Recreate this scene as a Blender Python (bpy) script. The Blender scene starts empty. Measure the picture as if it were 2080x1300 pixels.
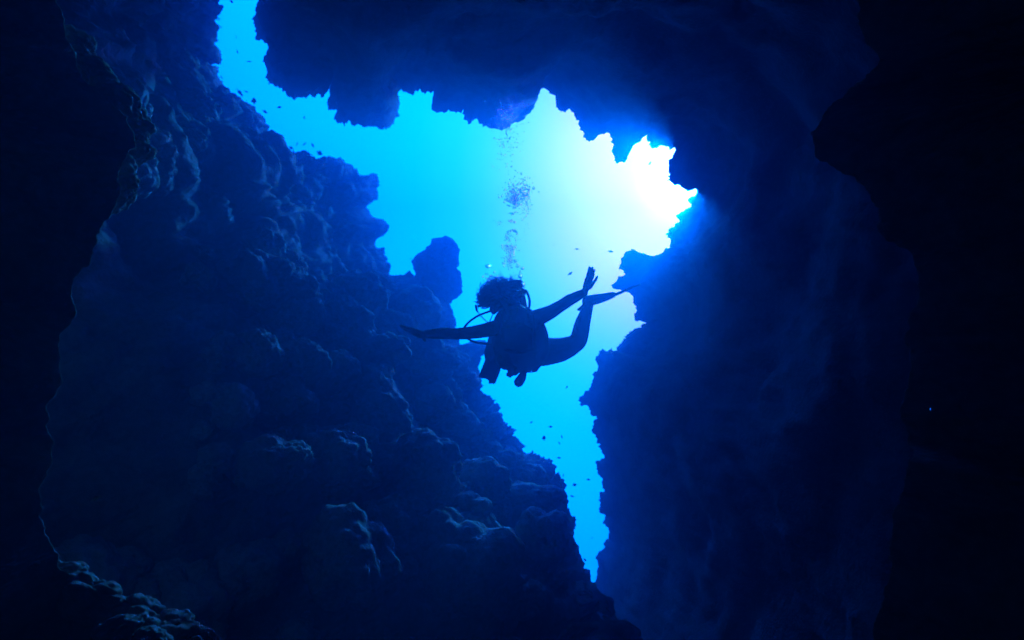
import bpy, bmesh, math, random
import numpy as np
from mathutils import Vector, Matrix

random.seed(7)
rng = np.random.default_rng(11)
scene = bpy.context.scene
C = scene.collection

# tuned light
SUN_PX = (1411, 345)
SUN_ENERGY = 4.0
WORLD_STRENGTH = 1.45
EXPOSURE = 2.4
HAZE_DENSITY = 0.105
HAZE_LOBES = ((0.45, 0.95), (0.55, 0.75))    # share and anisotropy: a sharp forward peak and a broad lobe, as sea water scatters
HAZE_COLOR = (0.0, 0.25, 0.95, 1)
def water_radiance(d):
    """daylight in the open water, d degrees away from the sun's bright patch"""
    g = lambda w, p=2: math.exp(-(d / w) ** p)
    far = 0.2 + 0.8 * g(75)
    core = CORE * g(2.4)
    r = 1.62 * g(11.2, 2.4); r = r * r / (r + 0.06)
    return (r + core, (0.38 + 0.30 * g(34) - 0.36 * g(14)) * far + core, (1.5 + 0.5 * g(45)) * far + core)
CORE = 2.5
WORLD_STOPS = [(d, water_radiance(d)) for d in (0, 1, 2, 3, 4, 5, 6, 7, 8, 9, 10, 11, 12, 13, 14, 15, 16, 17, 18, 20, 24, 28, 34, 40, 50, 60, 80, 110, 140, 180)]

# ------------------------------------------------------------------ camera
PITCH = math.radians(30.0)
FPX = 1250.0                       # focal length in photograph pixels (2080 wide)
cam_d = bpy.data.cameras.new('camera')
cam_d.sensor_width = 36.0
cam_d.lens = 36.0 * FPX / 2080.0
cam_d.clip_start = 0.02
cam_d.clip_end = 500.0
cam = bpy.data.objects.new('camera', cam_d)
C.objects.link(cam)
cam.location = (0, 0, 0)
cam.rotation_euler = (math.pi / 2 + PITCH, 0, 0)
scene.camera = cam
CP, SP = math.cos(PITCH), math.sin(PITCH)
F_ = np.array([0, CP, SP]); U_ = np.array([0, -SP, CP]); R_ = np.array([1.0, 0, 0])

def wc(p):
    """right / up / forward metres -> world"""
    p = np.asarray(p, float)
    return p[..., 0:1] * R_ + p[..., 1:2] * U_ + p[..., 2:3] * F_

def at(px, py, z):
    """a photograph pixel at a distance -> world point"""
    return Vector(wc(np.array([(px - 1040) / FPX * z, (650 - py) / FPX * z, z])))

def direction(px, py):
    return at(px, py, 1.0).normalized()

# ------------------------------------------------------------------ world: daylight filtered by sea water
GLOW = direction(1385, 372)        # brightest part of the water, towards the sun
SUN = direction(*SUN_PX)
world = bpy.data.worlds.new('World'); scene.world = world
world.use_nodes = True
nt = world.node_tree; nt.nodes.clear()
out = nt.nodes.new('ShaderNodeOutputWorld')
bg = nt.nodes.new('ShaderNodeBackground')
tc = nt.nodes.new('ShaderNodeTexCoord')
nrm = nt.nodes.new('ShaderNodeVectorMath'); nrm.operation = 'NORMALIZE'
dot = nt.nodes.new('ShaderNodeVectorMath'); dot.operation = 'DOT_PRODUCT'
dot.inputs[1].default_value = GLOW
ac = nt.nodes.new('ShaderNodeMath'); ac.operation = 'ARCCOSINE'
dv = nt.nodes.new('ShaderNodeMath'); dv.operation = 'DIVIDE'; dv.inputs[1].default_value = math.pi
ramp = nt.nodes.new('ShaderNodeValToRGB')
nt.links.new(tc.outputs['Generated'], nrm.inputs[0])
nt.links.new(nrm.outputs[0], dot.inputs[0])
nt.links.new(dot.outputs['Value'], ac.inputs[0])
nt.links.new(ac.outputs[0], dv.inputs[0])
nt.links.new(dv.outputs[0], ramp.inputs[0])
cr = ramp.color_ramp; cr.interpolation = 'LINEAR'
STOPS = WORLD_STOPS
while len(cr.elements) < len(STOPS):
    cr.elements.new(0.5)
for e, (deg, col) in zip(cr.elements, STOPS):
    e.position = deg / 180.0
    e.color = (*col, 1)
sep = nt.nodes.new('ShaderNodeSeparateXYZ'); nt.links.new(nrm.outputs[0], sep.inputs[0])
elev = nt.nodes.new('ShaderNodeMath'); elev.operation = 'MULTIPLY_ADD'; elev.inputs[1].default_value = 0.95; elev.inputs[2].default_value = 0.55
emax = nt.nodes.new('ShaderNodeMath'); emax.operation = 'MAXIMUM'; emax.inputs[1].default_value = 0.15      # deep water below stays dim
mul = nt.nodes.new('ShaderNodeVectorMath'); mul.operation = 'SCALE'
nt.links.new(sep.outputs['Z'], elev.inputs[0]); nt.links.new(elev.outputs[0], emax.inputs[0])
nt.links.new(ramp.outputs[0], mul.inputs[0]); nt.links.new(emax.outputs[0], mul.inputs['Scale'])
nt.links.new(mul.outputs[0], bg.inputs['Color'])
bg.inputs['Strength'].default_value = WORLD_STRENGTH
nt.links.new(bg.outputs[0], out.inputs[0])

sun_d = bpy.data.lights.new('sun', 'SUN')
sun_d.energy = SUN_ENERGY
sun_d.angle = math.radians(3.0)    # the rippled surface spreads the sun
sun_d.color = (0.02, 0.53, 1.0)    # what metres of sea water leave of daylight
sun = bpy.data.objects.new('sun', sun_d); C.objects.link(sun)
sun.rotation_euler = SUN.to_track_quat('Z', 'Y').to_euler()
sun.location = SUN * 30

vs = scene.view_settings
vs.view_transform = 'Standard'; vs.look = 'None'; vs.exposure = EXPOSURE; vs.gamma = 1.0
vs.use_curve_mapping = False
scene.render.engine = 'CYCLES'
cy = scene.cycles
cy.max_bounces = 6; cy.diffuse_bounces = 1; cy.glossy_bounces = 1
cy.transmission_bounces = 6; cy.volume_bounces = 0; cy.transparent_max_bounces = 8
cy.use_adaptive_sampling = True; cy.adaptive_threshold = 0.03
cy.use_denoising = True
cy.sample_clamp_indirect = 4.0

# ------------------------------------------------------------------ helpers
def tag(o, label=None, cat=None, group=None, kind=None):
    if label: o['label'] = label
    if cat: o['category'] = cat
    if group: o['group'] = group
    if kind: o['kind'] = kind
    return o

def mesh_obj(name, verts, faces, mat, parent=None, smooth=True):
    me = bpy.data.meshes.new(name)
    me.from_pydata([tuple(v) for v in verts], [], [tuple(f) for f in faces])
    me.update()
    if smooth:
        me.shade_smooth()
    me.materials.append(mat)
    o = bpy.data.objects.new(name, me); C.objects.link(o)
    if parent: o.parent = parent
    return o

def grid_obj(name, P, mat, parent=None):
    """P: rows x cols x 3 -> one sheet of quads (fast path)"""
    r, c = P.shape[:2]
    me = bpy.data.meshes.new(name)
    me.vertices.add(r * c)
    me.vertices.foreach_set('co', P.reshape(-1).astype(np.float32))
    i = np.arange(r * c).reshape(r, c)
    q = np.stack([i[:-1, :-1], i[1:, :-1], i[1:, 1:], i[:-1, 1:]], -1).reshape(-1, 4)
    n = len(q)
    me.loops.add(n * 4); me.polygons.add(n)
    me.loops.foreach_set('vertex_index', q.reshape(-1).astype(np.int32))
    me.polygons.foreach_set('loop_start', np.arange(0, n * 4, 4, dtype=np.int32))
    me.polygons.foreach_set('loop_total', np.full(n, 4, dtype=np.int32))
    me.update(calc_edges=True); me.validate()
    me.shade_smooth()
    me.materials.append(mat)
    o = bpy.data.objects.new(name, me); C.objects.link(o)
    if parent: o.parent = parent
    return o

def _h(ix, iy, iz, s):
    h = (ix.astype(np.uint32) * np.uint32(374761393) + iy.astype(np.uint32) * np.uint32(668265263)
         + iz.astype(np.uint32) * np.uint32(2246822519) + np.uint32((s * 3266489917) & 0xffffffff))
    h = (h ^ (h >> np.uint32(13))) * np.uint32(1274126177)
    h = (h ^ (h >> np.uint32(16))) * np.uint32(2654435761)
    h = h ^ (h >> np.uint32(15))
    return h.astype(np.float32) / np.float32(4294967295.0)

def vnoise(p, s=0):
    """smooth value noise, about -1..1"""
    p = np.asarray(p, np.float32); f = np.floor(p); i = f.astype(np.int64); t = p - f
    t = t * t * t * (t * (t * 6 - 15) + 10)
    r = 0
    for dx in (0, 1):
        wx = t[..., 0] if dx else 1 - t[..., 0]
        for dy in (0, 1):
            wy = t[..., 1] if dy else 1 - t[..., 1]
            for dz in (0, 1):
                wz = t[..., 2] if dz else 1 - t[..., 2]
                r = r + wx * wy * wz * _h(i[..., 0] + dx, i[..., 1] + dy, i[..., 2] + dz, s)
    return r * 2 - 1

def fbm(p, octaves=4, s=0, gain=0.5):
    r = 0; a = 1.0
    for k in range(octaves):
        r = r + a * vnoise(p * (2.03 ** k), s + k * 17)
        a *= gain
    return r

def knobs(p, s=0):
    """round knobs with creases between them, 0..1"""
    p = np.asarray(p, np.float32); f = np.floor(p); i = f.astype(np.int64)
    best = np.full(p.shape[:-1], 9.0, np.float32)
    for dx in (-1, 0, 1):
        for dy in (-1, 0, 1):
            for dz in (-1, 0, 1):
                a, b, c = i[..., 0] + dx, i[..., 1] + dy, i[..., 2] + dz
                ex = a + _h(a, b, c, s) - p[..., 0]
                ey = b + _h(a, b, c, s + 1) - p[..., 1]
                ez = c + _h(a, b, c, s + 2) - p[..., 2]
                np.minimum(best, ex * ex + ey * ey + ez * ez, out=best)
    return np.clip(1.0 - best, 0, 1)

# ------------------------------------------------------------------ materials
def principled(name, color, rough=0.8, spec=0.3):
    m = bpy.data.materials.new(name); m.use_nodes = True
    b = m.node_tree.nodes['Principled BSDF']
    b.inputs['Base Color'].default_value = (*color, 1)
    b.inputs['Roughness'].default_value = rough
    b.inputs['Specular IOR Level'].default_value = spec
    return m

def rock_material(name, c0, c1, bump=0.5, scale=1.0):
    m = principled(name, c0, 0.92, 0.15)
    t = m.node_tree; b = t.nodes['Principled BSDF']
    g = t.nodes.new('ShaderNodeNewGeometry')
    n1 = t.nodes.new('ShaderNodeTexNoise'); n1.inputs['Scale'].default_value = 2.3 * scale; n1.inputs['Detail'].default_value = 8
    n2 = t.nodes.new('ShaderNodeTexNoise'); n2.inputs['Scale'].default_value = 22 * scale; n2.inputs['Detail'].default_value = 6
    v = t.nodes.new('ShaderNodeTexVoronoi'); v.inputs['Scale'].default_value = 41 * scale
    for n in (n1, n2, v):
        t.links.new(g.outputs['Position'], n.inputs['Vector'])
    r = t.nodes.new('ShaderNodeValToRGB')
    r.color_ramp.elements[0].position = 0.35; r.color_ramp.elements[0].color = (*c0, 1)
    r.color_ramp.elements[1].position = 0.68; r.color_ramp.elements[1].color = (*c1, 1)
    mx = t.nodes.new('ShaderNodeMath'); mx.operation = 'MULTIPLY_ADD'; mx.inputs[1].default_value = 0.45
    t.links.new(n2.outputs['Fac'], mx.inputs[0])
    hl = t.nodes.new('ShaderNodeMath'); hl.operation = 'MULTIPLY'; hl.inputs[1].default_value = 0.6
    t.links.new(n1.outputs['Fac'], hl.inputs[0]); t.links.new(hl.outputs[0], mx.inputs[2])
    t.links.new(mx.outputs[0], r.inputs[0]); t.links.new(r.outputs[0], b.inputs['Base Color'])
    ad = t.nodes.new('ShaderNodeMath'); ad.operation = 'MULTIPLY_ADD'; ad.inputs[1].default_value = -0.22
    t.links.new(v.outputs['Distance'], ad.inputs[0]); t.links.new(n2.outputs['Fac'], ad.inputs[2])
    bp = t.nodes.new('ShaderNodeBump'); bp.inputs['Strength'].default_value = bump; bp.inputs['Distance'].default_value = 0.05
    t.links.new(ad.outputs[0], bp.inputs['Height']); t.links.new(bp.outputs[0], b.inputs['Normal'])
    return m

M = {}
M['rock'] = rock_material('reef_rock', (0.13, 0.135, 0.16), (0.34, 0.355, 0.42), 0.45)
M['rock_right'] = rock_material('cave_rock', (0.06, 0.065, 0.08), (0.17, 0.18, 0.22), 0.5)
M['knob'] = rock_material('highlight_knob_rock', (0.20, 0.22, 0.28), (0.50, 0.54, 0.64), 0.6, 1.2)  # paler than the reef rock: sunlit highlights put into the colour
M['coral'] = rock_material('coral_crust', (0.12, 0.12, 0.14), (0.30, 0.30, 0.34), 0.8, 1.4)

# ------------------------------------------------------------------ the cave: outlines of the opening
RIGHT = """395,-420 440,-360 500,-270 545,-180 556,-120 552,-60 549,0 546,6 543,12 536,17 527,22 524,27 524,31 518,34 512,37 515,43 520,50 521,57 518,63 521,70 519,77 522,83
528,82 532,81 537,86 545,87 550,92 550,98 545,101 543,106 542,112 538,117 536,124 539,132 543,140 542,148 540,156 542,163 547,168 554,168
557,174 561,178 565,173 568,177 575,184 583,191 590,197 597,201 603,202 608,198 615,196 622,196 628,193 632,197 639,199 643,195 648,188
650,193 654,197 659,194 664,184 669,178 673,172 675,167 676,168 675,176 671,181 668,188 670,196 666,207 668,215 668,222 676,222 682,224
683,228 680,236 680,243 685,249 692,248 697,250 699,255 703,250 708,247 713,249 720,253 728,253 736,257 750,258 762,257 768,260 772,265
778,264 781,259 784,263 789,258 796,252 802,248 804,240 808,235 806,228 810,222 812,213 811,204 808,197 804,191 797,184 794,180 794,170
798,169 803,172 808,177 815,182 823,187 829,190 840,190 845,185 850,181 853,180 857,185 862,188 872,188 880,188 884,193 882,199 877,206
876,215 878,222 885,226 893,230 900,227 908,226 917,226 926,228 935,226 941,222 945,219 942,227 943,236 945,244 951,248 957,249 962,245
968,241 973,246 978,251 983,254 980,258 990,258 998,261 1010,260 1020,262 1030,261 1037,257 1044,250 1053,243 1062,234 1070,233 1078,229
1083,223 1087,218 1088,208 1093,202 1093,193 1091,186 1092,178 1099,180 1106,181 1112,182 1118,189 1124,193 1130,194 1127,201 1128,211
1133,219 1138,225 1143,228 1150,227 1154,219 1160,223 1165,229 1170,238 1174,250 1179,262 1186,270 1187,277 1192,283 1199,287 1206,284
1211,277 1222,272 1230,267 1236,266 1240,277 1245,289 1245,300 1246,310 1247,320 1251,327 1256,330 1264,328 1270,327 1274,322 1274,315
1280,308 1284,300 1285,292 1283,284 1287,281 1293,283 1299,285 1306,279 1314,273 1318,282 1320,295 1326,301 1334,301 1341,296 1350,296
1358,297 1364,301 1371,300 1371,308 1368,318 1367,324 1358,325 1355,328 1358,334 1359,342 1360,352 1362,354 1356,357 1358,361 1355,367
1360,369 1366,370 1371,374 1378,375 1384,381 1391,386 1400,386 1413,386 1416,393 1415,398 1408,401 1398,404 1401,410 1405,415 1404,421
1396,425 1388,429 1380,433 1374,438 1377,446 1378,450 1372,456 1366,461 1359,463 1357,466 1360,471 1355,473 1351,476 1357,479 1361,485
1363,495 1364,503 1359,507 1353,512 1346,520 1338,522 1332,526 1324,525 1319,532 1313,530 1310,527 1312,521 1306,518 1300,515 1294,511
1288,508 1284,505 1279,509 1272,513 1266,519 1263,525 1264,533 1259,541 1256,547 1266,548 1268,554 1273,559 1266,561 1258,562 1255,567
1249,573 1244,580 1249,585 1254,588 1262,586 1268,587 1279,592 1284,600 1288,608 1288,616 1290,626 1294,631 1288,636 1291,643 1291,650
1295,653 1303,650 1310,649 1316,652 1313,656 1305,657 1304,666 1298,668 1288,668 1281,674 1276,681 1270,683 1273,688 1268,692 1260,695
1255,700 1253,708 1252,716 1254,723 1248,725 1245,723 1246,716 1241,709 1237,713 1231,713 1224,709 1219,715 1214,723 1211,733 1215,743
1210,752 1205,760 1206,766 1202,773 1200,783 1195,790 1189,794 1183,803 1179,812 1179,820 1184,823 1190,821 1196,824 1199,832 1199,840
1206,845 1215,849 1208,856 1206,866 1203,876 1205,882 1211,885 1214,892 1217,900 1216,908 1222,916 1228,924 1228,933 1220,934 1211,935
1212,944 1213,950 1212,957 1217,960 1222,972 1225,982 1227,992 1229,999 1220,1001 1217,1008 1218,1018 1220,1028 1218,1034 1222,1041
1230,1043 1232,1046 1228,1054 1226,1060 1231,1065 1238,1076 1237,1085 1235,1093 1228,1098 1227,1107 1230,1116 1220,1120 1212,1128
1213,1138 1215,1148 1214,1160 1212,1172 1208,1180 1205,1190 1200,1205 1190,1225 1175,1245 1165,1270 1150,1300 1130,1340 1090,1420"""
LEFT = """500,-420 475,-330 450,-230 436,-120 441,-60 442,0 441,9 447,8 452,14 451,20 447,26 442,32 441,38 436,41 440,47 443,56 440,64 440,72 442,80 437,86 434,89
439,93 443,100 448,105 449,113 450,120 446,127 439,128 437,124 432,120 428,118 422,114 417,114 412,119 416,125 422,126 428,129 434,133
441,137 443,143 444,152 446,160 450,165 455,175 459,182 463,190 470,196 478,201 483,206 488,201 495,208 503,211 512,216 518,219 520,226
527,230 533,237 538,243 541,250 546,256 543,262 545,272 548,282 545,288 540,290 533,294 531,297 538,295 544,292 549,289 553,295 557,301
561,302 566,298 574,300 575,307 579,315 583,310 590,314 596,322 602,324 608,320 614,322 621,319 628,322 634,326 640,324 646,329 650,334
656,333 661,327 664,321 672,319 681,322 686,321 692,319 695,324 701,331 708,334 716,340 722,343 727,350 730,360 733,366 737,366 745,361
750,356 752,351 757,350 763,355 766,363 767,372 770,376 765,382 769,391 767,404 757,407 748,410 740,412 735,414 725,416 727,421 736,422
745,424 750,425 753,435 760,444 768,445 777,446 786,452 788,462 784,470 778,477 771,482 765,488 764,495 765,500 770,503 781,504 780,510
784,518 787,526 785,531 791,533 793,541 790,549 793,557 800,560 805,561 809,566 815,559 821,557 826,554 832,553 838,556 842,563 850,566
865,575 880,590 895,605 905,612 912,620 917,630 919,640 917,650 910,656 906,662 912,668 918,678 925,688 932,700 942,706 950,700 958,692
975,690 990,694 996,705 990,715 983,722 977,732 973,742 973,755 976,766 978,776 978,785 975,793 980,797 987,803 995,806 1002,811 1005,815
1000,817 1001,822 1008,819 1014,824 1015,830 1013,838 1020,843 1022,850 1021,857 1028,860 1035,866 1042,869 1048,872 1045,879 1040,885
1048,889 1055,896 1062,902 1065,907 1060,913 1065,920 1070,926 1076,920 1083,917 1090,922 1098,928 1106,933 1115,933 1123,937 1125,943
1130,948 1126,955 1127,962 1133,961 1139,966 1143,975 1147,985 1148,993 1146,1003 1148,1012 1146,1022 1150,1030 1157,1040 1165,1049
1170,1060 1172,1068 1168,1074 1163,1077 1161,1087 1164,1095 1165,1102 1172,1105 1177,1112 1176,1120 1174,1125 1180,1130 1184,1140
1187,1150 1190,1157 1197,1160 1200,1167 1198,1174 1204,1181 1211,1187 1215,1195 1217,1205 1228,1209 1240,1215 1245,1222 1243,1232
1238,1240 1228,1238 1215,1232 1205,1230 1195,1235 1186,1238 1182,1245 1180,1258 1186,1270 1195,1280 1202,1295 1210,1330 1225,1400 1250,1500"""

def parse(s):
    return np.array([[float(q) for q in w.split(',')] for w in s.split()])

def resample(pts, step):
    d = np.r_[0, np.cumsum(np.hypot(*np.diff(pts, axis=0).T))]
    n = int(d[-1] / step)
    s = np.linspace(0, d[-1], n)
    return np.stack([np.interp(s, d, pts[:, 0]), np.interp(s, d, pts[:, 1])], 1), s

def gauss(A, sig):
    if sig < 0.3: return A.copy()
    k = int(sig * 3) + 1
    w = np.exp(-0.5 * (np.arange(-k, k + 1) / sig) ** 2); w /= w.sum()
    pad = np.concatenate([A[:1] + (A[:1] - A[1:k + 1][::-1]), A, A[-1:] + (A[-1:] - A[-k - 1:-1][::-1])])
    return np.stack([np.convolve(pad[:, j], w, 'valid') for j in range(A.shape[1])], 1)

STEP = 1.9
def contour(pts, seed):
    c, s = resample(parse(pts), STEP)
    # fine crenellation along the lip
    q = np.stack([s / 9.0, np.zeros_like(s) + seed, np.zeros_like(s)], 1)
    tan = np.gradient(gauss(c, 4), axis=0); tan /= np.linalg.norm(tan, axis=1)[:, None] + 1e-9
    nn = np.stack([tan[:, 1], -tan[:, 0]], 1)
    return c + nn * (1.8 * vnoise(q, seed) + 2.0 * vnoise(q * 2.1, seed + 5) + 1.4 * vnoise(q * 4.3, seed + 6))[:, None], s

CR, CL = contour(RIGHT, 3)[0], contour(LEFT, 7)[0]
RIM = np.concatenate([CR, CL[::-1]])
Y0 = -420
def opening_mask():
    m = np.zeros((1500 - Y0, 2080), bool)
    a = RIM; b = np.roll(RIM, -1, 0)
    for r in range(m.shape[0]):
        y = Y0 + r + 0.5
        k = (a[:, 1] <= y) != (b[:, 1] <= y)
        xs = np.sort(a[k, 0] + (y - a[k, 1]) / (b[k, 1] - a[k, 1]) * (b[k, 0] - a[k, 0]))
        for x0, x1 in zip(xs[0::2], xs[1::2]):
            m[r, max(0, int(round(x0))):max(0, int(round(x1)))] = True
    return m
OPEN = opening_mask()
def clear_opening(P, r0, r1):
    """rows r0..r1 of a wall are moved behind the lip where they would hang into the opening"""
    Q = P[r0:r1]
    x = 1040 + Q[..., 0] / Q[..., 2] * FPX; y = 650 - Q[..., 1] / Q[..., 2] * FPX
    xi = x.astype(int); yi = (y - Y0).astype(int)
    ok = (xi >= 0) & (xi < 2080) & (yi >= 0) & (yi < OPEN.shape[0])
    bad = np.zeros(x.shape, bool); bad[ok] = OPEN[yi[ok], xi[ok]]
    k = np.argwhere(bad)
    for n0 in range(0, len(k), 4000):
        kk = k[n0:n0 + 4000]
        px = np.stack([x[kk[:, 0], kk[:, 1]], y[kk[:, 0], kk[:, 1]]], 1).astype(np.float32)
        d = ((px[:, None, :] - RIM[None].astype(np.float32)) ** 2).sum(2)
        nb = RIM[d.argmin(1)]
        go = nb - px; go /= np.linalg.norm(go, axis=1)[:, None] + 1e-6
        nb = nb + go * 1.5
        z = Q[kk[:, 0], kk[:, 1], 2]
        Q[kk[:, 0], kk[:, 1], 0] = (nb[:, 0] - 1040) / FPX * z
        Q[kk[:, 0], kk[:, 1], 1] = (650 - nb[:, 1]) / FPX * z
    return len(k)
def loft(pts, depth_anchors, near_anchors, out_sign, disp, rows=150, seed=0, smooth=0.35, recess=0.0, recess_at=380):
    """a rock wall from the lip of the opening back past the camera. Returns (rows x cols x 3 in right/up/forward metres, index of lip row, px shift)"""
    c, s = contour(pts, seed)
    def along(anchors, k):
        idx = [int(np.argmin(np.hypot(c[:, 0] - a[0], c[:, 1] - a[1]))) for a in anchors]
        o = np.argsort(idx); idx = np.array(idx)[o]
        val = np.array([a[2] for a in anchors], float).reshape(len(anchors), -1)[o]
        v = np.stack([np.interp(np.arange(len(c)), idx, val[:, j]) for j in range(val.shape[1])], 1)
        return gauss(v, k)
    Z = along(depth_anchors, 14)[:, 0]
    Z = Z + 0.18 * fbm(np.stack([s / 60.0, np.zeros_like(s) + 3.1 + seed, np.zeros_like(s)], 1), 3, seed + 40)
    Nn = along(near_anchors, 30)
    def cam3(cc, z):
        return np.stack([(cc[:, 0] - 1040) / FPX * z, (650 - cc[:, 1]) / FPX * z, z], 1)
    sig = [0, 3, 7, 14, 28, 50, 90, 140]
    ct0 = gauss(c, 26); tn = np.gradient(ct0, axis=0); tn /= np.linalg.norm(tn, axis=1)[:, None] + 1e-9
    outv = np.stack([tn[:, 1], -tn[:, 0]], 1) * out_sign
    lev = []
    for k in sig:
        cs = gauss(c, k)
        if k:                                     # smoothed rings stay behind the ragged lip, so they never fill its notches
            e = np.maximum(-((cs - c) * outv).sum(1), 0)
            wn = int(k * 2.0) + 2
            ep = np.pad(e, wn, mode='edge')
            e = np.lib.stride_tricks.sliding_window_view(ep, 2 * wn + 1).max(1)
            cs = cs + outv * gauss(e[:, None], max(1.0, k * 0.8))
            if k >= 14: cs = gauss(cs, k * 0.5)
        lev.append(cam3(cs, gauss(Z[:, None], k)[:, 0]))
    ct = gauss(c, 90); tan = np.gradient(ct, axis=0); tan /= np.linalg.norm(tan, axis=1)[:, None] + 1e-9
    o2 = np.stack([tan[:, 1], -tan[:, 0]], 1) * out_sign
    o3 = np.stack([o2[:, 0], -o2[:, 1], np.zeros(len(c))], 1)
    npx = np.stack([1040 + Nn[:, 0] / Nn[:, 2] * FPX, 650 - Nn[:, 1] / Nn[:, 2] * FPX], 1)
    REACH = float(np.median(np.hypot(*(npx - c).T)))
    rws = []; shift = []
    back = [(2.2, 3.2), (1.5, 2.5), (1.0, 1.9), (0.65, 1.3), (0.38, 0.85), (0.20, 0.5), (0.09, 0.25), (0.03, 0.1)]
    for k, (b, f) in enumerate(back):
        L = lev[max(1, 5 - k)]
        rws.append(L * (1 + f / L[:, 2:3]) + o3 * b); shift.append(-50.0 * (len(back) - k))
    lip = len(rws)
    for k in range(rows + 1):
        t = (k / rows) ** 2.5
        sh = t * REACH
        sg = min(139.0, sh * smooth / STEP)
        i = max(0, min(6, int(np.searchsorted(sig, sg, 'right')) - 1)); fr = (sg - sig[i]) / (sig[i + 1] - sig[i])
        R = lev[i] * (1 - fr) + lev[i + 1] * fr
        iz = (1 - t) / R[:, 2] + t / Nn[:, 2]
        tau = ((1 / iz) - R[:, 2]) / (Nn[:, 2] - R[:, 2])
        rws.append(R + (Nn - R) * tau[:, None]); shift.append(sh)
    for f in (0.3, 0.9, 1.7, 2.6, 3.4):
        g = max(0.0, 1 - (f / 3.4) ** 2)
        rws.append(Nn * np.array([g, g, 0]) + np.stack([np.zeros(len(c)), np.zeros(len(c)), Nn[:, 2] - f], 1)); shift.append(9999)
    P = np.stack(rws); shift = np.array(shift)
    clear_opening(P, lip + 1, lip + 1 + int((shift[lip:] < 500).sum()))
    if recess:                                    # the wall falls back towards the camera, into its own shadow
        w4 = np.clip((shift - recess_at) / 700.0, 0, 1); w4 = (w4 * w4 * (3 - 2 * w4))[:, None, None]
        ax = P[..., 2:3] * np.array([-0.03, 0.16])
        od = P[..., :2] - ax; od /= np.linalg.norm(od, axis=2)[..., None] + 1e-6
        up = np.clip((760 - gauss(c, 40)[:, 1]) / 320.0, 0.25, 1.0)[None, :, None] if out_sign < 0 else 1.0
        P[..., :2] += od * recess * up * w4 * np.clip(P[..., 2:3] / 1.5, 0, 1)
    # displacement along the inward normal
    du = np.gradient(P, axis=1); dvv = np.gradient(P, axis=0)
    n = np.cross(du, dvv); n /= np.linalg.norm(n, axis=2)[..., None] + 1e-9
    for _ in range(3):
        n[1:-1] = (n[:-2] + n[1:-1] * 2 + n[2:]) / 4
    ns = n.reshape(len(P), -1)
    axis = P[..., 2:3] * np.array([-0.03, 0.16, 1.0]) - P
    sgn = np.sign((n * axis).sum(2)); sgn[sgn == 0] = 1
    n = n * sgn[..., None]; n /= np.linalg.norm(n, axis=2)[..., None] + 1e-9
    w = np.clip((shift - 8) / 260.0, 0, 1); w = w * w * (3 - 2 * w); w = np.where(shift > 9000, np.linspace(1, 1, len(shift)), w)
    w2 = np.clip((shift + 2) / 40.0, 0, 1); w2 = np.where(shift < 0, 0.35, w2)
    w3 = np.clip((shift - 4) / 70.0, 0, 1); w3 = w3 * w3 * (3 - 2 * w3)
    D = disp(P, w[:, None], w2[:, None], w3[:, None])
    D[-1] = 0; D[-2] *= 0.5
    return P + n * D[..., None], lip, shift

def disp_left(P, w, w2, w3):
    wp = P + 0.25 * np.stack([vnoise(P * 1.1, 71), vnoise(P * 1.1, 72), vnoise(P * 1.1, 73)], -1)
    za = np.clip(P[..., 2] / 5.5, 0.3, 1.0)
    d = w * za * (0.22 * fbm(P * 0.45, 3, 3) + 0.46 * (knobs(wp * 0.80, 5) - 0.55)) + w3 * za * 0.36 * (knobs(wp * 1.9, 9) - 1.0 + 0.45 * w)
    d = d + (0.25 + 0.75 * w3) * 0.14 * (knobs(wp * 4.4, 13) - 0.85 + 0.35 * w) * w2
    d = d + w2 * 0.060 * (knobs(P * 9.0, 17) - 0.4) + w2 * 0.02 * (knobs(P * 21.0, 18) - 0.4) + w2 * 0.02 * vnoise(P * 22.0, 19)
    return d

def disp_right(P, w, w2, w3):
    wp = P + 0.2 * np.stack([vnoise(P * 1.3, 81), vnoise(P * 1.3, 82), vnoise(P * 1.3, 83)], -1)
    za = np.clip(P[..., 2] / 6.5, 0.05, 1.0) ** 1.4
    d = w * za * (0.42 * fbm(P * 0.5, 4, 23) + 0.28 * (knobs(wp * 1.1, 25) - 0.45))
    d = d + w * za * 0.07 * (knobs(wp * 3.7, 33) - 0.4) + w2 * 0.03 * fbm(P * 8.0, 2, 29)
    return d

PR, LIP, SHR = loft(RIGHT,
    [(395, -420, 7.4), (556, -120, 8.2), (520, 50, 8.4), (600, 198, 8.8), (676, 168, 9.6), (720, 253, 8.6), (800, 200, 9.8), (890, 228, 9.2), (1020, 262, 9.6), (1092, 180, 10.4),
     (1200, 286, 10.2), (1260, 328, 10.0), (1371, 302, 11.0), (1416, 393, 11.2), (1313, 528, 10.8), (1249, 580, 10.2), (1310, 650, 10.6), (1220, 712, 9.9),
     (1180, 815, 9.4), (1213, 950, 9.2), (1235, 1080, 9.6), (1205, 1190, 9.8), (1090, 1420, 9.0)],
    [(395, -420, (-2.0, 2.0, 0.7)), (556, -120, (-1.0, 1.9, 0.6)), (700, 250, (0.0, 1.6, 0.6)), (1092, 180, (1.0, 1.9, 0.6)), (1371, 302, (2.2, 1.7, 0.6)), (1300, 640, (2.5, 0.4, 0.6)),
     (1180, 815, (2.5, -0.7, 0.6)), (1235, 1080, (2.5, -1.9, 0.6)), (1205, 1190, (1.8, -2.8, 0.7)), (1090, 1420, (0.4, -4.6, 0.8))],
    1, disp_right, 190, 3, 0.5, 1.0, 260)
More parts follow.
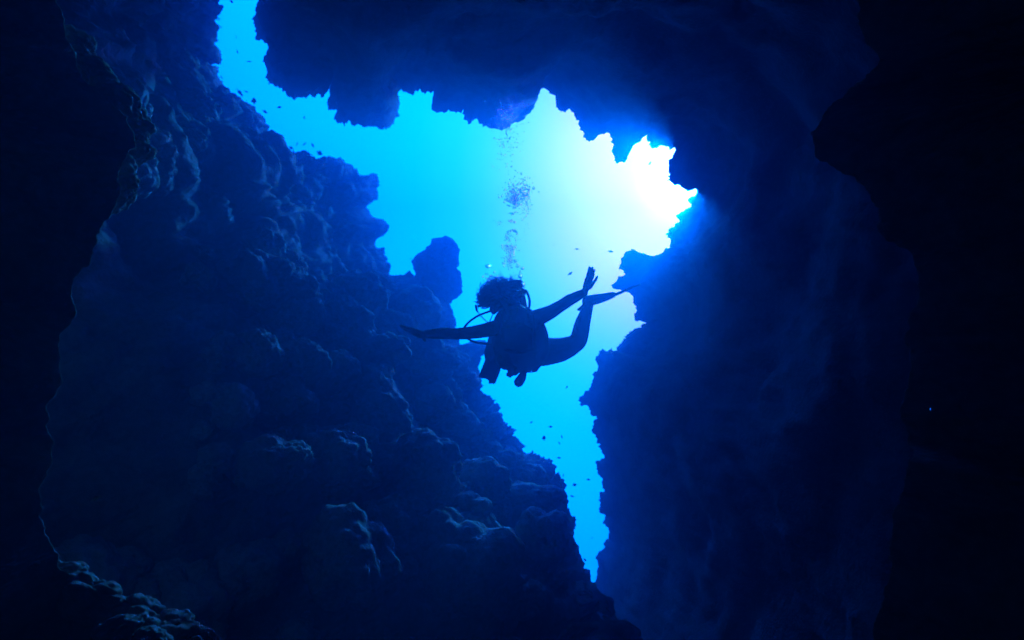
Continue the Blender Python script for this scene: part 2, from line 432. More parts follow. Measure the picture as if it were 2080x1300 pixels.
PL, LIPL, SHL = loft(LEFT,
    [(500, -420, 7.8), (436, -120, 8.0), (445, 100, 8.2), (415, 118, 8.8), (470, 196, 8.2), (546, 256, 8.8), (531, 297, 9.4), (610, 320, 9.4), (692, 319, 9.9), (767, 380, 10.2), (725, 417, 10.6), (786, 455, 10.2),
     (800, 560, 10.2), (850, 566, 10.6), (917, 640, 9.6), (942, 706, 10.0), (975, 690, 9.6), (978, 785, 9.0), (1045, 875, 8.6), (1125, 943, 8.2), (1148, 1012, 7.8), (1172, 1065, 7.2), (1163, 1085, 7.6),
     (1200, 1165, 7.0), (1243, 1225, 6.2), (1182, 1245, 6.6), (1250, 1500, 4.5)],
    [(500, -420, (-0.5, 2.5, 0.7)), (436, -120, (-1.4, 2.6, 0.7)), (470, 196, (-3.2, 2.2, 0.7)), (610, 320, (-3.7, 1.4, 0.7)), (767, 380, (-3.9, 0.5, 0.7)), (850, 566, (-3.9, -0.5, 0.7)),
     (978, 785, (-3.6, -1.8, 0.7)), (1100, 930, (-2.6, -3.0, 0.75)), (1172, 1065, (-0.9, -3.3, 0.8)), (1243, 1225, (1.2, -3.5, 0.8)), (1250, 1500, (2.9, -3.6, 0.65))],
    -1, disp_left, 260, 7, 0.32, 1.2)

# split the right sheet where the ceiling turns down into the right wall
c_r, _ = resample(parse(RIGHT), STEP)
cut = int(np.argmin(np.hypot(c_r[:, 0] - 1371, c_r[:, 1] - 302)))
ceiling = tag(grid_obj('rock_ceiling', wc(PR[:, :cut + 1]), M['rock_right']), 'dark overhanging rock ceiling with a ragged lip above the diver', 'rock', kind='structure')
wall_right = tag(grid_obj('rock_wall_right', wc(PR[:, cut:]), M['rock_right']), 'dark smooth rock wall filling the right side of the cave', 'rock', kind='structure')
wall_left = tag(grid_obj('rock_wall_left', wc(PL), M['rock']), 'lumpy reef wall rising along the left side of the cave', 'rock', kind='structure')

# ------------------------------------------------------------------ knobs of reef rock growing out of the left wall
def ico(sub):
    bm = bmesh.new(); bmesh.ops.create_icosphere(bm, subdivisions=sub, radius=1.0)
    v = np.array([x.co[:] for x in bm.verts]); f = [[q.index for q in p.verts] for p in bm.faces]
    bm.free(); return v, f
AXr, AYr, AZr = Vector(R_), Vector(U_), Vector(F_)
ICO4 = ico(5); ICO3 = ico(3); ICO2 = ico(2)

def knob_mesh(name, seed, mat, lump=0.55, fine=0.16):
    v, f = ICO4
    r = rng.uniform(0, 50, 3)
    d = 1 + lump * (knobs(v * 1.35 + r, seed) - 0.5) + 0.18 * fbm(v * 1.1 + r, 2, seed + 3) + fine * 1.4 * (knobs(v * 4.2 + r, seed + 7) - 0.4) + fine * 0.4 * (knobs(v * 10 + r, seed + 9) - 0.4)
    me = bpy.data.meshes.new(name)
    me.from_pydata((v * d[:, None]).tolist(), [], f); me.update(); me.shade_smooth(); me.materials.append(mat)
    return me
KNOBS = [knob_mesh('rock_knob', 100 + 13 * k, M['knob']) for k in range(6)]

flat = PL[LIPL + 2:LIPL + 240].reshape(-1, 3)
fpx = 1040 + flat[:, 0] / flat[:, 2] * FPX; fpy = 650 - flat[:, 1] / flat[:, 2] * FPX
def wall_point(px, py):
    d = np.hypot(fpx - px, fpy - py)
    k = np.where(d < max(14.0, d.min() + 6))[0]
    j = k[np.argmin(flat[k, 2])]
    return flat[j]
LUMPS = [(200, 330, 80), (225, 235, 60), (255, 290, 38), (320, 300, 32), (345, 322, 18), (300, 370, 34), (410, 215, 30), (400, 285, 20), (540, 500, 30),
         (460, 560, 30), (490, 590, 38), (520, 572, 30), (560, 590, 32), (600, 622, 36), (640, 618, 30), (690, 662, 30), (560, 645, 32), (625, 662, 26), (700, 620, 34),
         (505, 722, 30), (590, 740, 34), (640, 782, 28), (742, 792, 28), (690, 762, 24), (760, 720, 30), (800, 690, 28), (820, 640, 34),
         (540, 965, 42), (478, 952, 24), (660, 945, 36), (605, 905, 28), (552, 852, 30), (462, 832, 28), (425, 822, 20), (700, 905, 26), (760, 880, 34),
         (850, 990, 44), (800, 962, 32), (952, 1062, 46), (1002, 1102, 42), (900, 1115, 64), (965, 1185, 84), (985, 982, 50), (1012, 1042, 30), (1085, 1012, 42), (1090, 1092, 50),
         (785, 1110, 36), (832, 1102, 26), (560, 1132, 26), (592, 1142, 16), (700, 1180, 60),
         (868, 742, 30), (902, 792, 30), (880, 832, 26), (930, 852, 34), (975, 882, 26), (930, 732, 26), (950, 768, 22), (1030, 935, 24), (1085, 965, 26), (1000, 850, 22),
         (330, 1272, 52), (262, 1242, 40), (384, 1292, 26), (1080, 1207, 26), (1060, 1228, 20), (600, 1292, 22), (450, 1215, 50), (130, 1200, 60)]
rk = random.Random(77)
for _ in range(60):
    LUMPS.append((rk.uniform(380, 760), rk.uniform(520, 1020), rk.uniform(9, 20)))
for _ in range(45):
    LUMPS.append((rk.uniform(760, 1040), rk.uniform(900, 1180), rk.uniform(9, 20)))
for _ in range(14):
    LUMPS.append((rk.uniform(200, 420), rk.uniform(1190, 1300), rk.uniform(12, 26)))
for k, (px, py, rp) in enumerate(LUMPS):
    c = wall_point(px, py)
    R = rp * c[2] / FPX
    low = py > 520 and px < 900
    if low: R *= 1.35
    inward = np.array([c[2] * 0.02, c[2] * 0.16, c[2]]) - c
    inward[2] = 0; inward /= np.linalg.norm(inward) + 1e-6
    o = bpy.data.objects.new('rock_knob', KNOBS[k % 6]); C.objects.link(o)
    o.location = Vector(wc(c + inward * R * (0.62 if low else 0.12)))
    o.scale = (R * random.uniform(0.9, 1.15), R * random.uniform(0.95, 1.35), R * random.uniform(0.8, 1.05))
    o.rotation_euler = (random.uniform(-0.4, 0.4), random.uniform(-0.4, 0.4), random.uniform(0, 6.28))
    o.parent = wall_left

for k, (px, py, z, rx, ry, rz) in enumerate([(744, 196, 8.6, 48, 38, 50), (1015, 212, 9.6, 48, 24, 50), (600, 150, 8.6, 40, 28, 44)]):
    o = bpy.data.objects.new('rock_knob', KNOBS[(k + 2) % 6]); C.objects.link(o)
    o.matrix_world = Matrix.Translation(at(px, py, z)) @ Matrix((AXr, AYr, AZr)).transposed().to_4x4() @ Matrix.Diagonal((rx / FPX * z, ry / FPX * z, rz / FPX * z, 1))
    o.parent = ceiling

# ------------------------------------------------------------------ near rock edges of both walls, with stretches added to darken the view's sides
BUTT_L = "100,-160 120,0 140,80 170,150 210,190 250,225 278,260 284,290 262,325 246,360 250,392 226,430 200,470 180,530 145,580 152,640 118,700 124,770 95,840 108,920 80,1000 92,1070 112,1130 165,1180 215,1205 250,1228 290,1240 330,1262 372,1282 398,1310 430,1380 440,1480"  # middle stretch added for darkness; upper and lower edges are real rims
BUTT_R = "1690,-160 1728,-40 1738,20 1742,80 1790,132 1750,165 1692,205 1664,240 1648,278 1656,322 1704,350 1764,374 1786,430 1782,482 1850,508 1864,560 1862,610 1838,680 1850,760 1828,840 1852,920 1826,1000 1806,1090 1812,1170 1780,1250 1768,1340 1740,1470"
def buttress(pts, z0, sign, seed, wall, calm, swell):
    c, s = resample(parse(pts), 4.0)
    q = np.stack([s / 26.0, np.zeros_like(s) + seed, np.zeros_like(s)], 1)
    c = gauss(c, 2.0)
    tan = np.gradient(gauss(c, 5), axis=0); tan /= np.linalg.norm(tan, axis=1)[:, None] + 1e-9
    nn = np.stack([tan[:, 1], -tan[:, 0]], 1)
    c = c + nn * (5.0 * vnoise(q, seed) + 3.5 * vnoise(q * 2.2, seed + 4) + 2.0 * vnoise(q * 4.9, seed + 8))[:, None]
    tan = np.gradient(gauss(c, 40), axis=0); tan /= np.linalg.norm(tan, axis=1)[:, None] + 1e-9
    o3 = np.stack([tan[:, 1] * sign, tan[:, 0] * sign, np.zeros(len(c))], 1)
    zz = z0 + 0.22 * fbm(np.stack([s / 210.0, np.zeros_like(s) + seed + 9, np.zeros_like(s)], 1), 3, seed + 2)
    back = [(3.4, 2.0), (2.3, 1.35), (1.5, 0.9), (0.95, 0.58), (0.6, 0.37), (0.36, 0.23), (0.2, 0.13), (0.1, 0.068), (0.04, 0.03), (0.006, 0.004)]
    outs = [0, 0.0008, 0.005, 0.015, 0.032, 0.06] + [0.06 + 3.6 * t ** 1.5 for t in np.linspace(0.02, 1, 60)]
    face = [(b, -swell * (1 - math.exp(-b / 0.5)) - 0.002 * min(1, b / 0.0008)) for b in outs]      # the rock swells towards the camera, so it fades out gradually
    rows_ = []
    lv = [gauss(c, k) for k in (0.1, 4, 10, 22, 40)]
    for b, f in back + face:
        cc = lv[min(4, int(np.searchsorted([0.03, 0.10, 0.25, 0.6], b)))]
        base = np.stack([(cc[:, 0] - 1040) / FPX * zz, (650 - cc[:, 1]) / FPX * zz, zz], 1)
        rows_.append(base + o3 * b + np.array([0, 0, f]))
    P = np.stack(rows_)
    b_ = np.array([b for b, f in back + face]); w = np.clip(b_ / 0.25, 0.05, 1)[:, None]
    wp = P + 0.1 * np.stack([vnoise(P * 2.2, 91), vnoise(P * 2.2, 92), vnoise(P * 2.2, 93)], -1)
    d = w * (0.16 * fbm(P * 1.3, 3, seed + 20) + 0.14 * (knobs(wp * 2.6, seed + 21) - 0.5) + 0.05 * (knobs(wp * 7.0, seed + 22) - 0.4)) + 0.014 * (knobs(wp * 16.0, seed + 23) - 0.4)
    cy_ = gauss(c, 8)[:, 1]
    quiet = np.clip((cy_ - calm[0]) / 60.0, 0, 1) * np.clip((calm[1] - cy_) / 60.0, 0, 1)          # a clean edge that catches no light
    keep = 1 - quiet[None, :] * (1 - np.clip((b_ - 0.05) / 0.5, 0, 1))[:, None]
    P[..., 2] -= d * keep
    P[..., 0] += keep * 0.012 * vnoise(P * 14, seed + 31); P[..., 1] += keep * 0.012 * vnoise(P * 14, seed + 33)
    o = grid_obj('darkening_buttress', wc(P), M['rock'], wall)
    return o
buttress(BUTT_L, 2.3, -1, 44, wall_left, (380, 1150), 0.2)
buttress(BUTT_R, 2.3, 1, 57, wall_right, (120, 1600), 0.5)
DARK = [knob_mesh('rock_knob', 600 + 11 * k, M['rock'], 0.6, 0.2) for k in range(4)]
for k, (px, py, z, rp) in enumerate([(232, 205, 2.45, 34), (262, 248, 2.5, 30), (254, 300, 2.5, 34), (228, 350, 2.45, 36), (222, 400, 2.5, 30), (180, 150, 2.45, 32), (150, 90, 2.45, 28),
                                     (176, 1212, 2.2, 40), (232, 1246, 2.15, 30), (284, 1268, 2.2, 42), (340, 1292, 2.15, 36), (122, 1172, 2.25, 30), (392, 1322, 2.2, 38), (250, 1290, 2.0, 34), (310, 1312, 2.0, 28)]):
    R = rp * z / FPX
    o = bpy.data.objects.new('rock_knob', DARK[k % 4]); C.objects.link(o)
    o.location = at(px, py, z); o.scale = (R, R * 1.3, R * 0.85); o.rotation_euler = (random.uniform(-0.5, 0.5), random.uniform(-0.5, 0.5), random.uniform(0, 6.28))
    o.parent = wall_left

# ------------------------------------------------------------------ the reef pinnacle standing in the opening
def pinnacle():
    prof = [(479, 900, 903), (484, 882, 916), (492, 876, 921), (500, 870, 925), (510, 856, 927), (520, 847, 926), (532, 843, 925), (542, 843, 922), (552, 846, 929), (565, 848, 933), (578, 848, 935),
            (590, 850, 934), (600, 854, 928), (608, 860, 918), (616, 862, 912), (640, 856, 916), (680, 846, 922), (730, 830, 930)]
    z0 = 10.3; n = 120; m = 110
    ys = np.linspace(479, 730, m)
    xl = np.interp(ys, [p[0] for p in prof], [p[1] for p in prof]); xr = np.interp(ys, [p[0] for p in prof], [p[2] for p in prof])
    a = np.linspace(0, 2 * np.pi, n, endpoint=False)
    P = np.zeros((m, n, 3))
    for i, y in enumerate(ys):
        cx, r = (xl[i] + xr[i]) / 2, (xr[i] - xl[i]) / 2
        X = (cx - 1040 + r * np.cos(a)) / FPX * z0; Zz = z0 + 0.1 + (r * 1.15 * np.sin(a)) / FPX * z0
        P[i] = np.stack([X, np.full(n, (650 - y) / FPX * z0), Zz], 1)
    cen = P.mean(1, keepdims=True)
    nrm = P - cen; nrm /= np.linalg.norm(nrm, axis=2)[..., None] + 1e-6
    d = 0.09 * (knobs(P * 4.2, 61) - 0.6) + 0.075 * (knobs(P * 9, 63) - 0.6) + 0.025 * vnoise(P * 24, 65) + 0.012 * vnoise(P * 50, 66)
    P = P + nrm * d[..., None]
    P[..., 1] += 0.02 * vnoise(P * 14, 67) * (ys < 500)[:, None]
    P = np.concatenate([P, P[:, :1]], 1)
    top = P[:1].mean(1, keepdims=True).repeat(n + 1, 1); top[..., 1] += 0.004
    return wc(np.concatenate([top, P], 0))
pin = grid_obj('coral_pinnacle', pinnacle(), M['coral'])
tag(pin, 'rounded coral pinnacle standing against the bright water left of the diver', 'coral')

# ------------------------------------------------------------------ the diver
ZD = 4.8
def dv(px, py, dz=0.0):
    return at(px, py, ZD + dz)
def rad(p, z=0.0):
    return p / FPX * (ZD + z)

M['skin'] = principled('tanned_skin', (0.30, 0.17, 0.11), 0.6, 0.4)
M['neoprene'] = principled('black_neoprene', (0.018, 0.018, 0.022), 0.7, 0.3)
M['nylon'] = principled('black_nylon', (0.02, 0.02, 0.024), 0.55, 0.4)
M['rubber'] = principled('black_rubber', (0.015, 0.015, 0.016), 0.45, 0.4)
M['hair'] = principled('dark_brown_hair', (0.035, 0.022, 0.014), 0.5, 0.5)
M['metal'] = principled('painted_tank', (0.35, 0.36, 0.38), 0.35, 0.5)
M['fin'] = principled('dark_blue_fin_plastic', (0.03, 0.05, 0.09), 0.4, 0.5)
M['glass'] = principled('mask_glass', (0.02, 0.03, 0.04), 0.05, 0.8)
for key, sc_, am in (('neoprene', 90, 0.25), ('nylon', 140, 0.3), ('skin', 70, 0.1), ('rubber', 60, 0.12), ('fin', 40, 0.15), ('metal', 30, 0.08)):
    t = M[key].node_tree; b = t.nodes['Principled BSDF']
    n = t.nodes.new('ShaderNodeTexNoise'); n.inputs['Scale'].default_value = sc_; n.inputs['Detail'].default_value = 4
    g = t.nodes.new('ShaderNodeTexCoord'); t.links.new(g.outputs['Object'], n.inputs['Vector'])
    bp = t.nodes.new('ShaderNodeBump'); bp.inputs['Strength'].default_value = am; bp.inputs['Distance'].default_value = 0.01
    t.links.new(n.outputs['Fac'], bp.inputs['Height']); t.links.new(bp.outputs[0], b.inputs['Normal'])

class MB:
    """collects shapes, builds ONE mesh object"""
    def __init__(self): self.v = []; self.f = []
    def add(self, v, f):
        o = len(self.v); self.v += [Vector(x) for x in v]; self.f += [[i + o for i in q] for q in f]
    def tube(self, pts, radii, sides=12, flat=None, caps=True, sub=4):
        """swept tube through points (Catmull-Rom), rounded ends; flat=(axis vector, factor) squashes the section along that axis"""
        pts = [Vector(p) for p in pts]
        if not isinstance(radii, (list, tuple)): radii = [radii] * len(pts)
        P = []; Rr = []
        for i in range(len(pts) - 1):
            p0 = pts[max(0, i - 1)]; p1 = pts[i]; p2 = pts[i + 1]; p3 = pts[min(len(pts) - 1, i + 2)]
            for k in range(sub):
                t = k / sub
                P.append(0.5 * ((2 * p1) + (p2 - p0) * t + (2 * p0 - 5 * p1 + 4 * p2 - p3) * t * t + (3 * p1 - p0 - 3 * p2 + p3) * t ** 3))
                Rr.append(radii[i] * (1 - t) + radii[i + 1] * t)
        P.append(pts[-1]); Rr.append(radii[-1])
        if caps:
            d0 = (P[0] - P[1]).normalized(); d1 = (P[-1] - P[-2]).normalized()
            a0 = [(P[0] + d0 * Rr[0] * math.sin(a), Rr[0] * math.cos(a)) for a in (1.45, 1.1, 0.75, 0.4)]
            a1 = [(P[-1] + d1 * Rr[-1] * math.sin(a), Rr[-1] * math.cos(a)) for a in (0.4, 0.75, 1.1, 1.45)]
            P = [a[0] for a in a0] + P + [a[0] for a in a1]; Rr = [a[1] for a in a0] + Rr + [a[1] for a in a1]
        vs_ = []; fs = []; n = None
        for i, p in enumerate(P):
            d = (P[min(i + 1, len(P) - 1)] - P[max(i - 1, 0)])
            d = d.normalized() if d.length > 1e-9 else Vector((0, 0, 1))
            if n is None: n = d.orthogonal().normalized()
            n = (n - d * n.dot(d)).normalized(); b = d.cross(n)
            for k in range(sides):
                a = 2 * math.pi * k / sides
                off = (n * math.cos(a) + b * math.sin(a)) * Rr[i]
                if flat: off -= flat[0] * off.dot(flat[0]) * (1 - flat[1])
                vs_.append(p + off)
        for i in range(len(P) - 1):
            for k in range(sides):
                k2 = (k + 1) % sides
                fs.append([i * sides + k, i * sides + k2, (i + 1) * sides + k2, (i + 1) * sides + k])
        fs.append(list(range(sides))[::-1]); fs.append([len(P) * sides - sides + k for k in range(sides)])
        self.add(vs_, fs)
    def ball(self, c, r, sub=3, ax=None):
        v, f = (ICO3 if sub == 3 else ICO2)
        r = r if isinstance(r, (tuple, list)) else (r, r, r)
        ax = ax or Matrix.Identity(3)
        self.add([Vector(c) + ax @ Vector((x[0] * r[0], x[1] * r[1], x[2] * r[2])) for x in v], f)
    def slab(self, outline, thick, up=None):
        """flat polygon (world points, nearly planar) with thickness"""
        P = [Vector(p) for p in outline]
        n = Vector((0, 0, 0)); c = sum(P, Vector()) / len(P)
        for i in range(len(P)): n += (P[i] - c).cross(P[(i + 1) % len(P)] - c)
        n.normalize(); k = len(P)
        v = [p + n * thick / 2 for p in P] + [p - n * thick / 2 for p in P]
        f = [list(range(k)), list(range(2 * k - 1, k - 1, -1))] + [[i, i + k, (i + 1) % k + k, (i + 1) % k] for i in range(k)]
        self.add(v, f)
    def build(self, name, mat, parent=None, remesh=None, origin=None, bevel=None, smooth=True, iters=6):
        me = bpy.data.meshes.new(name)
        o0 = Vector(origin) if origin else Vector((0, 0, 0))
        me.from_pydata([tuple(v - o0) for v in self.v], [], self.f); me.update()
        if smooth: me.shade_smooth()
        me.materials.append(mat)
        o = bpy.data.objects.new(name, me); C.objects.link(o)
        o.location = o0
        if remesh:
            m = o.modifiers.new('skin', 'REMESH'); m.mode = 'VOXEL'; m.voxel_size = remesh; m.use_smooth_shade = True
            s = o.modifiers.new('smooth', 'SMOOTH'); s.iterations = iters; s.factor = 0.5
        if bevel:
            m = o.modifiers.new('bevel', 'BEVEL'); m.width = bevel; m.segments = 2; m.limit_method = 'ANGLE'
        if parent:
            o.parent = parent
            pw = Vector((0, 0, 0)); q = parent
            while q: pw += q.location; q = q.parent
            o.location = o0 - pw
        return o

diver = bpy.data.objects.new('person', None); C.objects.link(diver)
diver.location = dv(1055, 700, 0.2)
tag(diver, 'scuba diver with floating hair and outspread arms silhouetted in the opening', 'person')

# camera-space axes in world
AX = Vector(R_); AY = Vector(U_); AZ = Vector(F_)
B = MB()
# torso, neck, hips
B.tube([dv(1042, 632, -0.02), dv(1044, 648, 0.0), dv(1050, 672, 0.10), dv(1056, 700, 0.25), dv(1066, 722, 0.40)], [0.055, 0.10, 0.135, 0.125, 0.125], 16)
B.tube([dv(1018, 660, 0.02), dv(1026, 690, 0.16), dv(1040, 722, 0.38)], [0.07, 0.10, 0.11], 14)
B.tube([dv(1080, 652, 0.04), dv(1086, 685, 0.18), dv(1090, 715, 0.40)], [0.075, 0.10, 0.115], 14)
B.tube([dv(1012, 664, 0.02), dv(1045, 652, 0.01), dv(1086, 650, 0.03)], [0.066, 0.085, 0.070], 14)
# arm on the left of the picture
B.tube([dv(1010, 666, 0.02), dv(985, 671, 0.0), dv(955, 676, -0.02), dv(925, 678, -0.03), dv(900, 677, -0.05), dv(880, 678, -0.07), dv(862, 679, -0.09)],
       [0.066, 0.056, 0.050, 0.045, 0.046, 0.039, 0.031], 14)
for k in range(5):     # palm seen nearly edge-on
    zz = -0.130 + 0.018 * k
    B.tube([dv(864, 680, -0.09), dv(852, 675.5 + 1.6 * k, zz), dv(839, 670 + 1.7 * k, zz)], [0.024, 0.018, 0.0145], 10)
for k, (tipx, tipy, zz) in enumerate([(816, 663, -0.135), (814, 662, -0.112), (817, 665.5, -0.088), (824, 670, -0.064)]):
    B.tube([dv(840, 670.5 + 1.9 * k, zz), dv(829, 667 + 1.5 * k, zz - 0.006), dv(tipx, tipy, zz - 0.002)], [0.0145, 0.0130, 0.0105], 9)
B.tube([dv(861, 682, -0.115), dv(861, 688, -0.14), dv(863, 692, -0.15)], [0.016, 0.0125, 0.010], 9)
# arm on the right of the picture
B.tube([dv(1080, 650, 0.04), dv(1098, 643, 0.05), dv(1118, 634, 0.07), dv(1138, 622, 0.09), dv(1155, 611, 0.10), dv(1172, 602, 0.11), dv(1186, 595, 0.12)],
       [0.072, 0.066, 0.056, 0.048, 0.048, 0.041, 0.033], 14)
for k in range(5):
    f = k / 4
    B.tube([dv(1187, 595, 0.12), dv(1187.5 + 7 * f, 583, 0.10 + 0.02 * f), dv(1190.5 + 10 * f, 567 + 1.5 * f, 0.085 + 0.03 * f)], [0.024, 0.016, 0.012], 10)
for bx, by, mx, my, tx, ty, zz in [(1191.5, 568, 1194.5, 556, 1197.6, 543.5, 0.08), (1195, 567, 1199, 555, 1203.6, 544, 0.09), (1198, 568, 1202, 558, 1207.5, 549, 0.10), (1200, 571, 1203.5, 564, 1206, 557, 0.12)]:
    B.tube([dv(bx, by, zz), dv(mx, my, zz - 0.012), dv(tx, ty, zz - 0.004)], [0.0125, 0.0118, 0.0098], 9)
B.tube([dv(1198, 584, 0.08), dv(1205, 575, 0.055), dv(1209.5, 569, 0.045), dv(1213, 562.5, 0.04)], [0.018, 0.0135, 0.0120, 0.0095], 9)
# raised leg on the right of the picture
B.tube([dv(1080, 716, 0.42), dv(1108, 714, 0.48), dv(1140, 710, 0.54), dv(1166, 699, 0.60), dv(1176, 687, 0.62), dv(1182, 662, 0.66), dv(1188, 642, 0.70), dv(1195, 622, 0.74), dv(1198, 611, 0.76)],
       [0.125, 0.122, 0.105, 0.082, 0.078, 0.072, 0.060, 0.045, 0.042], 16)
B.tube([dv(1194, 616, 0.77), dv(1203, 611, 0.74), dv(1222, 606, 0.70), dv(1236, 602.5, 0.68)], [0.042, 0.040, 0.030, 0.018], 12)
# trailing leg, behind the body
B.tube([dv(1040, 722, 0.44), dv(1030, 728, 0.64), dv(1022, 722, 0.84), dv(1016, 706, 0.98), dv(1010, 696, 1.12), dv(1004, 690, 1.22)], [0.125, 0.105, 0.078, 0.070, 0.055, 0.042], 14)
B.tube([dv(1006, 690, 1.22), dv(1000, 700, 1.19), dv(996, 712, 1.17)], [0.040, 0.036, 0.022], 10)
# head
hc = dv(1037, 604, -0.10)
face = (AX * 0.16 + AY * 0.22 - AZ * 0.96).normalized()
side = AY.cross(face).normalized() * -1
upv = face.cross(side).normalized()
if upv.dot(AY) < 0: upv = -upv
HM = Matrix((side, face, upv)).transposed()
B.ball(hc, (0.073, 0.094, 0.112), 3, HM)
B.ball(hc + face * 0.035 - upv * 0.065, (0.052, 0.055, 0.055), 3, HM)          # jaw
B.ball(hc + face * 0.098 - upv * 0.018, (0.013, 0.018, 0.022), 2, HM)          # nose
for s in (-1, 1):
    B.ball(hc + side * 0.074 * s - upv * 0.012, (0.010, 0.020, 0.032), 2, HM)  # ears
    B.ball(hc + side * 0.032 * s + face * 0.082 + upv * 0.004, (0.014, 0.012, 0.010), 2, HM)
B.ball(hc + face * 0.090 - upv * 0.060, (0.024, 0.012, 0.012), 2, HM)          # lips round the mouthpiece
B.tube([hc - upv * 0.07, dv(1041, 632, -0.03), dv(1044, 646, 0.02)], [0.052, 0.054, 0.07], 14)
body = B.build('body', M['skin'], diver, remesh=0.005, iters=2)
body['label'] = 'bare arms and legs with both hands open'

# buoyancy vest round the torso
V = MB()
V.tube([dv(1046, 646, 0.02), dv(1050, 672, 0.10), dv(1056, 700, 0.25), dv(1062, 724, 0.38)], [0.115, 0.162, 0.158, 0.145], 20)
V.tube([dv(1022, 664, 0.02), dv(1023, 690, 0.12), dv(1032, 722, 0.30), dv(1040, 734, 0.36)], [0.075, 0.100, 0.105, 0.085], 16)
V.tube([dv(1082, 654, 0.06), dv(1089, 682, 0.16), dv(1088, 712, 0.32), dv(1080, 730, 0.38)], [0.078, 0.100, 0.105, 0.085], 16)
V.tube([dv(1030, 738, 0.34), dv(1060, 742, 0.36), dv(1082, 738, 0.38)], [0.045, 0.05, 0.045], 12)
V.tube([dv(1015, 648, 0.06), dv(1026, 638, 0.08), dv(1045, 634, 0.10), dv(1064, 634, 0.09), dv(1078, 642, 0.06)], [0.045, 0.05, 0.052, 0.05, 0.045], 12)
vest = V.build('buoyancy_vest', M['nylon'], diver, remesh=0.007)
X = MB()
X.tube([dv(1016, 640, -0.06), dv(1016, 664, -0.055), dv(1019, 690, 0.0), dv(1026, 716, 0.15)], 0.016, 8, (AZ, 0.45))
X.tube([dv(1080, 640, -0.04), dv(1083, 664, -0.04), dv(1084, 690, 0.02), dv(1080, 716, 0.17)], 0.016, 8, (AZ, 0.45))
X.build('shoulder_strap', M['nylon'], vest)
X = MB(); X.tube([dv(1012, 704, 0.14), dv(1034, 714, 0.05), dv(1060, 716, 0.05), dv(1092, 706, 0.15)], 0.018, 8, (AZ, 0.5)); X.build('waist_strap', M['nylon'], vest)
X = MB(); X.slab([dv(1078, 742, 0.33), dv(1102, 738, 0.38), dv(1088, 755.5, 0.36), dv(1081, 754.5, 0.34)], 0.03); X.build('pocket', M['nylon'], vest, bevel=0.006)

# tank on her back
bk = (AY * 0.80 + AZ * 0.60).normalized()
T = MB()
t0 = dv(1046, 652, 0.06) + bk * 0.23; t1 = dv(1062, 722, 0.44) + bk * 0.23
td = (t1 - t0).normalized()
T.tube([t0, t0 + td * 0.03, t1], [0.07, 0.088, 0.088], 20)
tank = T.build('tank', M['metal'], diver)
T = MB(); T.tube([t0 - td * 0.06, t0 - td * 0.11], 0.018, 10); T.tube([t0 - td * 0.10 - AX * 0.03, t0 - td * 0.10 + AX * 0.05], 0.014, 10); T.build('valve', M['metal'], tank)

# regulator, mask, hoses
G = MB(); mc = hc + face * 0.128 - upv * 0.062
G.ball(mc, (0.036, 0.030, 0.032), 3, HM); G.tube([mc - face * 0.02, mc - face * 0.05], 0.014, 10)
G.tube([mc - side * 0.04 - upv * 0.022, mc + side * 0.04 - upv * 0.022], 0.012, 10)
G.build('regulator', M['rubber'], diver)
K = MB(); kc = hc + face * 0.088 + upv * 0.012
ring = [kc + side * (0.068 * math.cos(a)) + upv * (0.040 * math.sin(a)) - face * (0.03 * abs(math.cos(a)) ** 2) for a in np.linspace(0, 2 * math.pi, 21)]
K.tube(ring, 0.012, 8, caps=False, sub=2)
K.tube([hc + side * 0.070 + face * 0.06 + upv * 0.012, hc + side * 0.086 + upv * 0.016, hc + side * 0.05 - face * 0.085 + upv * 0.02, hc - side * 0.05 - face * 0.085 + upv * 0.02, hc - side * 0.086 + upv * 0.016, hc - side * 0.070 + face * 0.06 + upv * 0.012], 0.009, 8)
mask = K.build('mask', M['rubber'], diver)
K = MB(); K.slab([kc + side * (0.060 * math.cos(a)) + upv * (0.034 * math.sin(a)) + face * 0.004 for a in np.linspace(0, 2 * math.pi, 20, endpoint=False)], 0.005); K.build('lens', M['glass'], mask)
for name, pts, r in (('hose', [tuple(mc + side * 0.035), dv(1064, 590, -0.16), dv(1071.5, 597, -0.08), dv(1075, 607, 0.0), dv(1075.5, 618, 0.06), dv(1073, 630, 0.14), dv(1064, 640, 0.26)], 0.0098),
                     ('hose', [dv(1028, 634, 0.22), dv(1006, 630.5, 0.16), dv(990, 634, 0.10), dv(972, 641, 0.03), dv(957, 650.5, -0.02), dv(947, 660, -0.04), dv(941, 670, -0.03), dv(943, 682, 0.03), dv(965, 695, 0.10), dv(1004, 700, 0.16)], 0.0088),
                     ('hose', [dv(1000, 640, 0.18), dv(993, 655, 0.16), dv(985, 650, 0.16), dv(976.5, 641, 0.16), dv(970, 632, 0.15)], 0.0042),
                     ('hose', [dv(1048, 738, 0.28), dv(1056, 750, 0.25), dv(1064, 755, 0.24), dv(1076, 756, 0.26), dv(1086, 755, 0.32)], 0.0050)):
    H = MB(); H.tube(pts, r, 10, sub=6); H.build(name, M['rubber'], diver)
H = MB(); H.tube([dv(970, 633, 0.15), dv(967.5, 627, 0.15), dv(966.5, 620.5, 0.15)], [0.0075, 0.010, 0.008], 10); H.build('whistle', M['rubber'], diver)
# pressure gauge hanging from the vest
H = MB(); H.tube([dv(1068, 744, 0.26), dv(1066, 751, 0.25), dv(1064, 757, 0.24), dv(1059, 768, 0.23), dv(1054, 776, 0.22)], [0.012, 0.016, 0.026, 0.037, 0.041], 16)
gauge = H.build('pressure_gauge', M['rubber'], diver)
H = MB(); gd = (dv(1054, 775, 0.22)); H.ball(gd - AZ * 0.030, (0.026, 0.026, 0.016), 2); H.build('dial', M['glass'], gauge)
